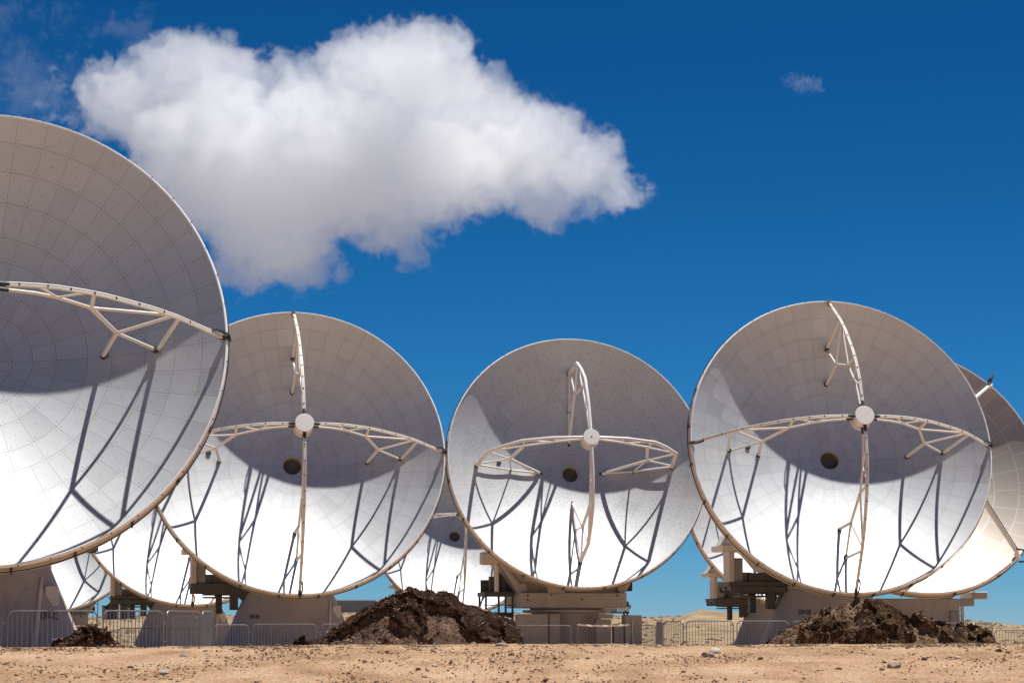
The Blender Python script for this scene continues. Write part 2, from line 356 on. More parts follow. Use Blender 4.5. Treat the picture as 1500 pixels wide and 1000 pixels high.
def leg_frame(ang):
    d = Vector((math.cos(ang), math.sin(ang), 0)); return lambda r, h, t=0.0: d * r + Vector((-d.y, d.x, 0)) * t + Vector((0, 0, h))
def leg_v(ang):                                           # trussed leg that runs out to the rim
    b = MB(); P = leg_frame(ang)
    U = [(0.40, 5.05), (1.3, 4.98), (1.75, 4.90), (2.4, 4.68), (2.9, 4.46), (3.45, 4.12), (4.05, 3.74), (4.7, 3.22), (5.4, 2.50), (5.9, 1.98)]
    for t in (-0.03, 0.03): b.path([P(r, h, t) for r, h in U], 0.035, 7)
    L = [(0.42, 4.72), (1.24, 4.52), (1.76, 4.28), (2.6, 3.66)]
    b.path([P(*q) for q in L], 0.045, 8)
    N = (3.28, 2.08)
    for p, q, r in (((2.63, 4.58), (2.6, 3.64), .05), ((2.6, 3.64), N, .055), (N, (3.02, .56), .06), (N, (4.26, 1.06), .045), (N, (4.62, 3.28), .045), ((2.62, 3.66), (4.55, 3.32), .042), ((4.76, 3.14), (4.38, 1.10), .055),
                    ((1.28, 4.96), (1.76, 4.28), .03), ((1.76, 4.28), (2.5, 4.62), .03)):
        b.tube(P(*p), P(*q), r)
    for r, h in ((3.02, .50), (4.30, 1.02)):               # dark feet on the dish
        b.tube(P(r, h - 0.05), P(r + 0.03, h + .09), .085, .075, 10, 1)
    for i in range(1, 10):                                # cable clips on the upper chord
        for s in (0.5,):
            p = Vector(U[i - 1]).lerp(Vector(U[i]), s); b.tube(P(p.x, p.y + .035, -.03), P(p.x, p.y + .05, .03), .018, n=5, mi=1)
    b.path([P(5.62, 2.28, .06), P(5.75, 2.22, .1), P(5.92, 2.08, .1), P(6.1, 1.93, .05), P(6.14, 1.7, 0)], .032, 6, 1)
    b.tube(P(5.86, 1.96), P(6.10, 1.86), .07, .06, 8, 1); b.tube(P(.36, 5.06), P(.62, 5.03), .075, .06, 8, 1); b.tube(P(.36, 4.73), P(.6, 4.68), .06, .05, 8, 1)
    return b
def leg_m(ang):                                           # leg that bends back down to two feet inside the dish
    b = MB(); P = leg_frame(ang)
    U = [(0.38, 5.08), (1.7, 4.97), (3.05, 4.52), (3.75, 3.85), (4.38, 3.02), (4.58, 1.22)]
    b.path([P(*q) for q in U], [.075, .075, .085, .085, .09, .10], 8)
    L = [(0.40, 4.82), (1.3, 4.55), (2.1, 4.2), (2.85, 3.86)]
    b.path([P(*q) for q in L], .05, 8)
    N = (3.22, 2.08)
    for p, q, r in (((2.98, 4.5), (2.85, 3.86), .05), ((2.85, 3.86), N, .075), ((2.85, 3.86), (4.3, 3.1), .045), (N, (4.34, 3.0), .045), (N, (4.5, 1.4), .045), (N, (1.5, .2), .07), (N, (2.9, .58), .035),
                    ((1.5, .19), (2.9, .54), .05), ((2.9, .54), (4.52, 1.24), .05), ((1.35, 4.98), (1.7, 4.4), .028), ((1.7, 4.4), (2.8, 4.55), .028)):
        b.tube(P(*p), P(*q), r)
    b.tube(P(1.36, .08), P(1.56, .22), .05, .07, 8, 1); b.tube(P(4.6, 1.06), P(4.58, 1.26), .11, .10, 10, 1); b.tube(P(2.9, .42), P(2.9, .6), .055, n=8, mi=1)
    return b
def leg_e(ang):                                           # plain boom from hub to rim
    b = MB(); P = leg_frame(ang)
    b.path([P(.35, 5.0), P(3.0, 3.86), P(5.95, 2.02)], [.08, .10, .075], 8)
    b.path([P(.35, 5.0, .1), P(3.0, 3.98, .1), P(5.9, 2.12, .1)], .025, 5, 1)
    b.path([P(5.75, 2.16, .06), P(6.0, 2.32, .16), P(6.35, 2.2, .2), P(6.45, 1.8, .15), P(6.2, 1.5, .05)], .045, 6, 1)
    b.tube(P(5.85, 2.02), P(6.12, 1.82), .13, .10, 8, 0)
    return b

def pedestal_r(th, z):                                    # round at the top, swelling into three feet at the ground
    k = 1 - min(max(z / 2.3, 0), 1)
    lobe = max(math.cos((math.degrees(th) - 205) / 180 * math.pi * 1.0) if abs(((math.degrees(th) - 205 + 180) % 360) - 180) < 62 else -1, -1)
    best = 0
    for c in (205, 332, 82):
        d = abs(((math.degrees(th) - c + 180) % 360) - 180)
        if d < 58: best = max(best, math.cos(R_(d * 90 / 58)) ** 1.2)
    return 1.76 + k * (0.55 + 0.58 * best)
def ped_point(x, z, lift=0.0):                            # point of the pedestal's front at local x
    th = 1.5 * math.pi
    lo, hi = math.pi, 2 * math.pi
    for _ in range(40):
        mid = (lo + hi) / 2
        if pedestal_r(mid, z) * math.cos(mid) < x: lo = mid
        else: hi = mid
    r = pedestal_r(lo, z) + lift
    return Vector((r * math.cos(lo), r * math.sin(lo), z))
def pedestal_mb():
    b = MB(); zs = [-0.3, 0.0, 0.3, 0.6, 0.9, 1.2, 1.5, 1.8, 2.05, 2.3]; n = 144; v = []; f = []
    for z in zs:
        for j in range(n):
            th = 2 * math.pi * j / n; r = pedestal_r(th, max(z, 0)); v.append((r * math.cos(th), r * math.sin(th), z))
    for i in range(len(zs) - 1):
        for j in range(n): f.append((i * n + j, i * n + (j + 1) % n, (i + 1) * n + (j + 1) % n, (i + 1) * n + j))
    b.add(v, f, 0, True)
    b.lathe([(1.76, 2.3), (1.82, 2.3), (1.82, 2.42), (1.7, 2.42), (1.7, 2.78), (0.1, 2.78)], 72)
    for cx, rad, za in ((-1.85, .78, 1.7), (1.55, .62, 1.72), (0.0, 0.0, 0)):   # arch-shaped weld seams over the feet
        if rad:
            pts = []
            for k in range(25):
                a = math.pi * (1.12 - 1.24 * k / 24); pts.append(ped_point(cx + rad * math.cos(a), max(za - rad + rad * math.sin(a), .1), .004))
            b.path(pts, .010, 5)
    for x in (-.75, .55):                                  # plate joints
        b.path([ped_point(x * (1 + .25 * (2.3 - z)), z, .002) for z in np.linspace(.1, 2.28, 9)], .007, 5)
    return b
def lettering_mesh(text, cx, z, h):
    cu = bpy.data.curves.new('lettering', 'FONT'); cu.body = text; cu.size = h * 1.38; cu.align_x = 'CENTER'; cu.align_y = 'CENTER'; cu.extrude = 0.004
    cu.offset = 0.003; cu.resolution_u = 3
    o = bpy.data.objects.new('lettering', cu); COL.objects.link(o)
    bpy.context.view_layer.update(); dg = bpy.context.evaluated_depsgraph_get()
    me = bpy.data.meshes.new_from_object(o.evaluated_get(dg)); bpy.data.objects.remove(o)
    for v in me.vertices: v.co = ped_point(cx + v.co.x * .62, z + v.co.y, .022 + v.co.z)
    me.materials.clear(); me.materials.append(INK); me.name = 'lettering'; return me

def hole_parts(root, mx):
    b = MB(); b.lathe([(.375, hpar(.375)), (.375, .02), (.365, .012), (.355, -.42)], 48); part('feed_tube', b, TUBE, root, mx)
    b = MB(); b.lathe([(.353, -.20), (.02, -.17)], 40); part('feed_membrane', b, HOLE, root, mx)
    b = MB(); r = 3.485; h = hpar(r); ph = math.atan2(.3, -3.47)
    n = Vector((-math.cos(ph) * r / 9.6, -math.sin(ph) * r / 9.6, 1)).normalized(); c = Vector((r * math.cos(ph), r * math.sin(ph), h)) + n * .006
    b.path([c, c + n * .05], [.105, .11], 20); part('camera_port', b, DARK, root, mx)
def hub_parts(root, mx, dot):
    b = MB(); b.lathe([(.30, 4.45), (.36, 4.48), (.37, 4.62), (.40, 4.62), (.40, 4.70), (.355, 4.70), (.355, 5.13), (.34, 5.15)], 40)
    part('subreflector_housing', b, CREAM, root, mx)
    b = MB(); b.lathe([(.345, 5.12), (.375, 5.125), (.375, 5.16), (.365, 5.172), (.02, 5.178), (.001, 5.178)], 40)
    if dot: b.path([(0, 0, 5.17), (0, 0, 5.19)], .035, 10, 1)
    part('end_cap', b, [WHITE, DARK], root, mx)
    b = MB(); b.lathe([(.37, 4.47), (.375, 4.44), (.30, 4.40), (.15, 4.36), (.001, 4.34)], 40); part('subreflector', b, EDGE, root, mx)

def yoke_v(root):
    b = MB()
    b.box(-2.35, 2.35, -1.35, 1.5, 2.8, 3.45, ch=.06)
    for s in (-1, 1):
        b.prism([(-1.2, 3.45), (1.45, 3.45), (1.0, 7.6), (.55, 7.9), (-.35, 7.9), (-.75, 7.5)], 'x', s * 1.95 - .25, s * 1.95 + .25)
        b.path([(s * 1.5, 0, EL_H), (s * 2.5, 0, EL_H)], .42, 24)
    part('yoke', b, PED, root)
    b = MB(); b.box(-1.5, 1.5, -.6, 3.0, 5.6, 8.2, ch=.12); part('receiver_cabin', b, WHITE, root)
    # equipment platform hanging off one side of the yoke
    b = MB(); b.box(-4.05, -1.75, -.7, 1.3, 2.38, 2.56); b.box(-3.2, -1.75, -.5, 1.2, 2.56, 2.92); b.box(-2.75, -1.75, -.4, 1.0, 2.1, 2.38)
    for y in (-.7, .25, 1.15): b.box(-4.0, -1.75, y, y + .14, 2.16, 2.42)
    for x in (-3.95, -3.2, -2.5): b.box(x, x + .12, -.72, 1.32, 2.24, 2.42)
    for z in (1.98, 2.1): b.box(-3.5, -2.2, -.3, 1.0, z, z + .06)
    b.prism([(-2.35, 2.42), (-1.75, 2.42), (-1.75, 1.75)], 'y', -.5, -.3); b.prism([(-2.35, 2.42), (-1.75, 2.42), (-1.75, 1.75)], 'y', .7, .9)
    part('service_platform', b, DECK, root)
    b = MB(); b.box(-2.45, -2.12, -.45, -.05, 1.5, 2.98, ch=.02); b.box(-2.98, -2.72, .3, .6, 1.35, 2.9, ch=.02); part('cable_duct', b, DECK, root)
    b = MB(); b.box(-4.05, -3.84, -.72, .3, 2.56, 3.76, ch=.02); part('equipment_cabinet', b, SHELL, root)
    b = MB(); b.box(-3.84, -3.45, -.5, .45, 2.56, 3.5, ch=.02); b.box(-3.45, -3.0, -.2, .45, 2.56, 2.95, ch=.02); part('equipment_cabinet', b, GREY, root)
    b = MB(); b.box(-4.38, -3.35, -.95, .95, 3.76, 4.0, ch=.02)
    for x in (-4.14, -3.62): b.prism([(x - .12, 4.0), (x + .22, 4.0), (x + .22, 4.40), (x + .12, 4.40)], 'y', -.8, .8)
    b.prism([(-3.35, 3.76), (-3.35, 4.0), (-2.2, 4.3), (-2.2, 3.4), (-2.9, 3.5)], 'y', -.3, .9)
    part('cabinet_canopy', b, CREAM, root)
    b = MB(); b.prism([(-3.68, 3.66), (-3.15, 3.74), (-2.15, 2.96), (-3.05, 2.92)], 'y', -.98, -.90); part('sloped_fairing', b, CREAM, root)
    b = MB(); b.box(2.0, 3.0, -.5, 1.0, 2.68, 2.78)
    for y in (-.5, .9): b.box(2.0, 3.0, y, y + .1, 2.58, 2.68)
    part('access_landing', b, DECK, root)
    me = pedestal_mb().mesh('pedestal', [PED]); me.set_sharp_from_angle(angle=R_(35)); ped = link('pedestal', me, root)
    b = MB(); b.path([ped_point(1.53 - .09 * (1.75 - z), z, .05) for z in np.linspace(.05, 1.9, 8)], [.08, .075, .07, .06, .055, .05, .045, .03], 6); part('cable_conduit', b, CREAM, ped)
    b = MB(); p = ped_point(1.82, 1.45); b.box(1.66, 2.0, p.y - .16, p.y + .3, 1.18, 1.68, ch=.015); part('junction_box', b, CREAM, ped)
    return ped

def build_v():
    root = thing('radio_antenna', (0, 0, 0), 'x', 'radio antenna', 'white radio telescope dishes')
    mx = dish_matrix(R_(16.05))
    link('reflector_dish', dish_mesh('reflector_dish', [.375, .75, 1.25, 1.85, 2.63, 3.23, 4.06, 4.78, 5.45, 6.0], [12, 12, 24, 24, 24, 48, 48, 48, 48], PANEL), root, mx)
    me = shell_mb(24).mesh('rim_shell', [SHELL, EDGE, DARK]); me.set_sharp_from_angle(angle=R_(35)); link('rim_shell', me, root, mx)
    hole_parts(root, mx); hub_parts(root, mx, False)
    for k in range(4): part('support_leg', leg_v(k * math.pi / 2), [CREAM, DARK], root, mx)
    yoke_v(root); return root

def build_m():
    root = thing('radio_antenna', (0, 0, 0), 'x', 'radio antenna', 'white radio telescope dishes')
    mx = dish_matrix(R_(16.05)); mx = Matrix.Translation((0, 0, .55)) @ mx
    link('reflector_dish', dish_mesh('dotted_dish', [.375, .9, 1.7, 2.6, 3.5, 4.4, 5.25, 6.0], [8, 16, 16, 32, 32, 32, 32], PANEL_M, R_(5.6)), root, mx)
    b = shell_mb(20)
    me = b.mesh('rim_shell', [SHELL, EDGE, DARK]); me.set_sharp_from_angle(angle=R_(35)); link('rim_shell', me, root, mx)
    hole_parts(root, mx); hub_parts(root, mx, True)
    for k in range(4): part('support_leg', leg_m(k * math.pi / 2), [WHITE, DARK], root, mx)
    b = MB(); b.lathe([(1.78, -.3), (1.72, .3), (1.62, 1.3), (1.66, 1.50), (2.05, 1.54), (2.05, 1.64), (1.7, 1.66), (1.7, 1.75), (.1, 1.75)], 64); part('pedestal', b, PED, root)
    b = MB(); b.box(-2.5, 2.45, -2.0, 1.8, 1.74, 2.42, ch=.03)
    b.box(-1.35, -.95, -2.04, -1.9, 1.80, 2.40, ch=.01); b.box(-.72, -.62, -2.02, -1.9, 1.8, 2.41); b.box(1.62, 1.72, -2.02, -1.9, 1.8, 2.41)
    b.box(-1.25, -.45, -2.02, -1.2, 2.42, 2.72, ch=.02); b.prism([(-2.3, 2.42), (2.3, 2.42), (2.9, 3.3), (-2.9, 3.3)], 'y', -1.15, 1.2)
    for x, z in ((-2.2, 2.3), (-1.1, 2.32), (2.0, 2.3), (-2.2, 2.1), (.35, 2.12)): b.box(x - .05, x + .05, -2.05, -1.98, z - .03, z + .03, 1)
    part('yoke_base', b, [PED, DARK], root)
    for s in (-1, 1):
        b = MB()
        b.prism([(s * 1.5, 2.42), (s * 2.45, 2.42), (s * 3.5, 3.95), (s * 3.3, 4.6), (s * 2.0, 4.4)], 'y', -1.1, 1.3)
        b.prism([(-.9, 4.2), (1.3, 4.2), (.9, 8.0), (-.6, 8.0)], 'x', s * 2.3 - .3, s * 2.3 + .3)
        b.path([(s * 1.6, 0, EL_H + .55), (s * 2.8, 0, EL_H + .55)], .5, 24)
        b.tube((s * 3.25, -1.0, 3.85), (s * 2.3, -1.35, 2.42), .16, .17, 12); b.path([(s * 2.35, -1.5, 2.62), (s * 2.35, -1.15, 2.62)], .22, 16)
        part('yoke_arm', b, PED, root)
    b = MB(); b.path([(-3.75, -1.5, 4.02), (-3.55, -.2, 4.1)], .36, 24); b.box(-4.15, -3.7, -1.0, -.2, 3.72, 4.3, ch=.06); b.path([(-3.7, -1.62, 4.02), (-3.72, -1.48, 4.02)], .12, 16)
    part('elevation_drive', b, SHELL, root)
    b = MB(); b.box(-1.5, 1.5, -.4, 3.0, 6.2, 8.8, ch=.12); part('receiver_cabin', b, WHITE, root)
    b = MB(); b.box(-3.95, -2.5, -.4, 1.6, 2.28, 2.48); b.box(-3.95, -2.5, -.4, 1.6, .98, 1.12)
    for x, y in ((-3.9, -.35), (-2.65, -.35), (-3.9, 1.5), (-2.65, 1.5), (-3.3, -.35)): b.box(x, x + .09, y, y + .09, 0, 2.28)
    for z in (1.5, 1.85): b.box(-3.95, -2.5, -.37, -.32, z, z + .04)
    for x in (-3.6, -3.05): b.box(x, x + .22, .1, .5, 2.48, 3.2)
    b.box(-3.9, -2.5, .9, 1.0, 2.48, 3.05); b.box(-3.6, -2.6, -.2, 1.2, 1.12, 1.5)
    b.prism([(-3.3, 2.48), (-2.3, 2.48), (-3.1, 3.75), (-3.3, 3.75)], 'y', .3, .9); b.tube((-4.6, .2, 0), (-3.9, .2, 2.3), .04, n=6)
    part('service_platform', b, DECK, root)
    b = MB(); b.box(-3.5, -3.35, -.9, -.5, 2.48, 3.72, ch=.02); part('cable_duct', b, CREAM, root)
    b = MB(); b.box(-2.75, -1.35, -2.6, -1.75, -.1, 1.44, ch=.025); b.box(-1.28, -.78, -2.45, -1.75, -.1, 1.44, ch=.025); part('equipment_cabinet', b, PED, root)
    b = MB(); b.box(.95, 1.65, -2.3, -1.75, .1, 1.22, ch=.02); b.box(1.05, 1.75, -2.25, -1.75, 1.25, 1.45, ch=.02); b.box(1.8, 2.25, -2.3, -1.75, .1, 1.0, ch=.02); b.box(2.28, 3.05, -2.5, -1.6, -.1, 1.40, ch=.025); part('equipment_cabinet', b, PED, root)
    b = MB(); b.path([(2.62, -2.56, 0), (2.6, -2.56, .7), (2.62, -2.54, 1.4)], [.07, .05, .02], 6); part('cable_conduit', b, CREAM, root)
    b = MB(); b.box(2.4, 2.9, -1.2, -.4, 2.52, 2.95, ch=.03); part('junction_box', b, DARK, root)
    return root

def build_e():
    root = thing('radio_antenna', (0, 0, 0), 'x', 'radio antenna', 'white radio telescope dishes')
    mx = dish_matrix(R_(22.5))
    link('reflector_dish', dish_mesh('broad_panel_dish', [.375, 1.6, 2.9, 4.1, 5.1, 6.0], [8, 16, 24, 32, 48], PANEL_E, R_(3)), root, mx)
    me = shell_mb(16).mesh('rim_shell', [SHELL, EDGE, DARK]); me.set_sharp_from_angle(angle=R_(35)); link('rim_shell', me, root, mx)
    hole_parts(root, mx); hub_parts(root, mx, False)
    for k in range(4): part('support_leg', leg_e(math.pi / 4 + k * math.pi / 2), [WHITE, DARK], root, mx)
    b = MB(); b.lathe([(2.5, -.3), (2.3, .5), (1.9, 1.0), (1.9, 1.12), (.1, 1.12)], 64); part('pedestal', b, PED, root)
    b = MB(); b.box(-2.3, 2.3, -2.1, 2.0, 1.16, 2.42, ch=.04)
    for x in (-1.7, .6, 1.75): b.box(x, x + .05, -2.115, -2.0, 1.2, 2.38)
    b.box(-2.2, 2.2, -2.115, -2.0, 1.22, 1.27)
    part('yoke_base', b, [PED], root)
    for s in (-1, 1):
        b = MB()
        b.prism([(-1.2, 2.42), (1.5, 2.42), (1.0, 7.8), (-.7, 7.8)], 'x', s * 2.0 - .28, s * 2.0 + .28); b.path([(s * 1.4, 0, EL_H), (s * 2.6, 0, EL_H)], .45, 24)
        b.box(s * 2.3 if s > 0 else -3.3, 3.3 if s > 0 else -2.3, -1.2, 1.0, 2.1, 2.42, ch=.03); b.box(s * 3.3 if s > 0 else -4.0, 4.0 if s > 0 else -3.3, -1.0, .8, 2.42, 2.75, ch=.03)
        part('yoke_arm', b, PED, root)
    b = MB(); b.box(-1.5, 1.5, -.4, 3.0, 5.7, 8.2, ch=.12); part('receiver_cabin', b, WHITE, root)
    b = MB(); b.box(1.83, 2.2, -2.2, -2.12, 1.22, 1.86, ch=.01); part('equipment_cabinet', b, GREY, root)
    b = MB()
    for x in (2.36, 2.75): b.box(x, x + .12, -1.0, -.85, .3, 2.1)
    for z in np.arange(.5, 2.1, .28): b.box(2.48, 2.75, -.96, -.92, z, z + .04)
    part('ladder', b, CREAM, root)
    return root

def copy_thing(src):
    r = src.copy(); COL.objects.link(r)
    for ch in list(src.children):
        c = ch.copy(); COL.objects.link(c); c.parent = r; c.matrix_parent_inverse = ch.matrix_parent_inverse.copy()
        for g in list(ch.children):
            d = g.copy(); COL.objects.link(d); d.parent = c
    return r
def place_dish(o, rim, az, el, label, dz=0.0):
    """Stand the antenna so that its rim centre comes to the given point (x, y)."""
    k = OFF * math.cos(el)
    o.location = (rim[0] - k * math.sin(az), rim[1] + k * math.cos(az), dz); o.rotation_euler = (0, 0, az); o['label'] = label

E16 = R_(16.05)
A2 = build_v(); place_dish(A2, (-8.697, 113.37), R_(9.9), E16, 'white dish with four trussed legs standing behind the large brown mound, marked DV-04')
A1 = copy_thing(A2); place_dish(A1, (-13.112, 69.23), R_(10.47), E16, 'nearest and largest dish, cut off by the photo edge, marked DV-12 behind the barriers')
A4 = copy_thing(A2); place_dish(A4, (12.888, 109.59), R_(9.32), E16, 'white dish with trussed legs behind the dark clod heap, marked DV-03')
AA = copy_thing(A2); place_dish(AA, (-3.70, 195.0), R_(9.9), E16, 'far small dish whose hole shows in the gap above the large brown mound')
AB = copy_thing(A2); place_dish(AB, (-17.0, 149.0), R_(10.6), E16, 'dish mostly hidden behind DV-04 and DV-12, its lower rim low above the barriers')
AD = copy_thing(A2); place_dish(AD, (15.75, 158.0), R_(9.9), E16, 'dish hidden behind DV-03, showing only its lower rim and side platform')
for o, tx, cx, z, h in ((A2, 'DV-04', -1.53, 1.22, .17), (A1, 'DV-12', 1.77, .93, .20), (A4, 'DV-03', -1.27, 1.36, .19)):
    ped = [c for c in o.children if c.name.startswith('pedestal')][0]
    link('lettering', lettering_mesh(tx, cx, z, h), ped)
A3 = build_m(); place_dish(A3, (3.022, 129.04), R_(10.05), E16, 'dotted dish with short bent legs standing inside it, on a drum pedestal with cabinets')
AC = copy_thing(A3); place_dish(AC, (-29.18, 178.0), R_(9.9), E16, 'dotted dish far back, only its lower right edge seen beneath the nearest dish', -.6)
AE = build_e(); place_dish(AE, (17.9, 125.5), R_(9.9), R_(22.5), 'dish with broad pale panels and plain booms, peeking out behind DV-03 at the right edge', -.31)
for o in (A1, A2, A3, A4, AA, AB, AC, AD, AE):
    pass

# ------------------------------------------------------------------ crowd barriers
def barrier(p, q, ztop, label, h=1.1, group='crowd barriers round the antennas', gap=0.115):
    p = Vector((p[0], p[1], 0)); q = Vector((q[0], q[1], 0)); d = q - p; L = d.length; rz = math.atan2(d.y, d.x)
    root = thing('crowd_barrier', (p.x, p.y, ztop - h), label, 'crowd barrier', group, rz)
    r = .019; c = .16; lo = .17; top = h - r; fr = MB()
    pts = [(r, 0, 0.0)] + [(r, 0, top - c)] + [(r + c - c * math.cos(a), 0, top - c + c * math.sin(a)) for a in np.linspace(.3, math.pi / 2, 5)]
    pts += [(L - r - c + c * math.sin(a), 0, top - c + c * math.cos(a)) for a in np.linspace(0, math.pi / 2 - .3, 5)] + [(L - r, 0, top - c), (L - r, 0, 0.0)]
    fr.path(pts, r, 8); fr.tube((r, 0, lo), (L - r, 0, lo), r, n=8)
    for z in (.35, .8): fr.tube((L - r, 0, z), (L + .07, 0, z), .012, n=6)
    part('frame', fr, GALV, root)
    b = MB(); k = max(2, int(L / gap))
    for i in range(1, k):
        x = L * i / k; b.tube((x, 0, lo), (x, 0, top if c < x < L - c else top - .05), .0105, n=6)
    part('bars', b, GALV, root)
    for x in (.25, L - .25) if L > 1.2 else (L * .5,):
        f = MB(); f.box(x - .03, x + .03, -.28, .28, .0, .035); f.tube((x, 0, .02), (x, 0, lo), .02, n=6); part('foot', f, GALV, root)
    return root
def bpx(xl, yl, xr, yr, ytop, label, **k):
    d = (yl + yr) / 2
    return barrier((gx(xl, yl), yl), (gx(xr, yr), yr), HC + (931.8 - ytop) / F_PX * d, label, **k)
bpx(-128, 67.6, 3, 67.6, 894, 'barrier whose end post only just enters the photo in front of DV-12')
bpx(10, 67.6, 143, 67.6, 893.5, 'long barrier in front of the DV-12 pedestal and lettering')
bpx(150, 67.7, 240, 69.3, 893.5, 'barrier behind the right end of the small chip heap')
bpx(243, 69.4, 294, 71.4, 894, 'short looking angled barrier right of the small chip heap')
bpx(296, 71.6, 310, 73.8, 894.5, 'barrier seen almost edge-on at the end of the near row')
bpx(252, 88, 289, 86, 902, 'single angled barrier seen through the bars of the near row')
bpx(172, 112, 230, 112.6, 919, 'low distant barrier just right of the small chip heap top', gap=.09)
bpx(232, 112.8, 272, 113.6, 919, 'second distant barrier seen through the near bars', gap=.09)
bpx(274, 113.8, 309, 115, 919.5, 'last distant barrier behind the edge-on barrier', gap=.09)
bpx(312, 104, 365, 105, 914, 'angled barrier in front of the left foot of DV-04')
bpx(369, 104, 464, 104, 913, 'straight barrier below the DV-04 lettering')
bpx(469, 104, 560, 104.3, 913, 'barrier running behind the left flank of the large brown mound')
bpx(735, 125, 837, 125, 915, 'barrier in front of the left cabinets of the dotted dish')
bpx(845, 125, 920, 125, 915, 'barrier with pink tape in front of the right cabinets of the dotted dish')
bpx(928, 128, 961, 130, 915, 'barrier standing on open sand right of the dotted dish')
bpx(962, 108.6, 970, 106.2, 909, 'barrier seen edge-on at the left of the taller barriers')
bpx(971, 106, 1002, 105.2, 909, 'angled barrier between the edge-on one and the sand heap barrier', gap=.09)
bpx(1005, 105.2, 1075, 105.2, 908.5, 'barrier in front of the sandy heap under the equipment platforms')
bpx(1079, 105.2, 1156, 105.2, 908.5, 'barrier in front of the left foot of DV-03')
bpx(1159, 105.2, 1236, 105.2, 909, 'barrier mostly hidden behind the dark clod heap under DV-03')
bpx(1356, 100, 1422, 100, 911.5, 'barrier rising just above the low tail of the dark clod heap')
bpx(1425, 100, 1454, 101.4, 911.5, 'last barrier over the tail of the clod heap')
bpx(1456, 118, 1528, 118, 922, 'low barrier at the photo edge on open sand')
t = MB(); y0 = 124.9; z0 = HC + (931.8 - 915) / F_PX * y0
xs = np.linspace(gx(846, y0), gx(922, y0), 24)
v = []; f = []
for i, x in enumerate(xs):
    s = -.05 * math.sin(math.pi * i / 23) + .01 * math.sin(i * 1.7); tw = .02 * math.sin(i * .9)
    v += [(x, y0 - .04 + tw, z0 - .03 + s), (x, y0 - .04 - tw, z0 + .05 + s)]
for i in range(23): f.append((2 * i, 2 * i + 2, 2 * i + 3, 2 * i + 1))
t.add(v, f, 0, True); t = link('barrier_tape', t.mesh('barrier_tape', [TAPE])); tag(t, 'pale pink tape stretched along a barrier top at the dotted dish', 'tape')

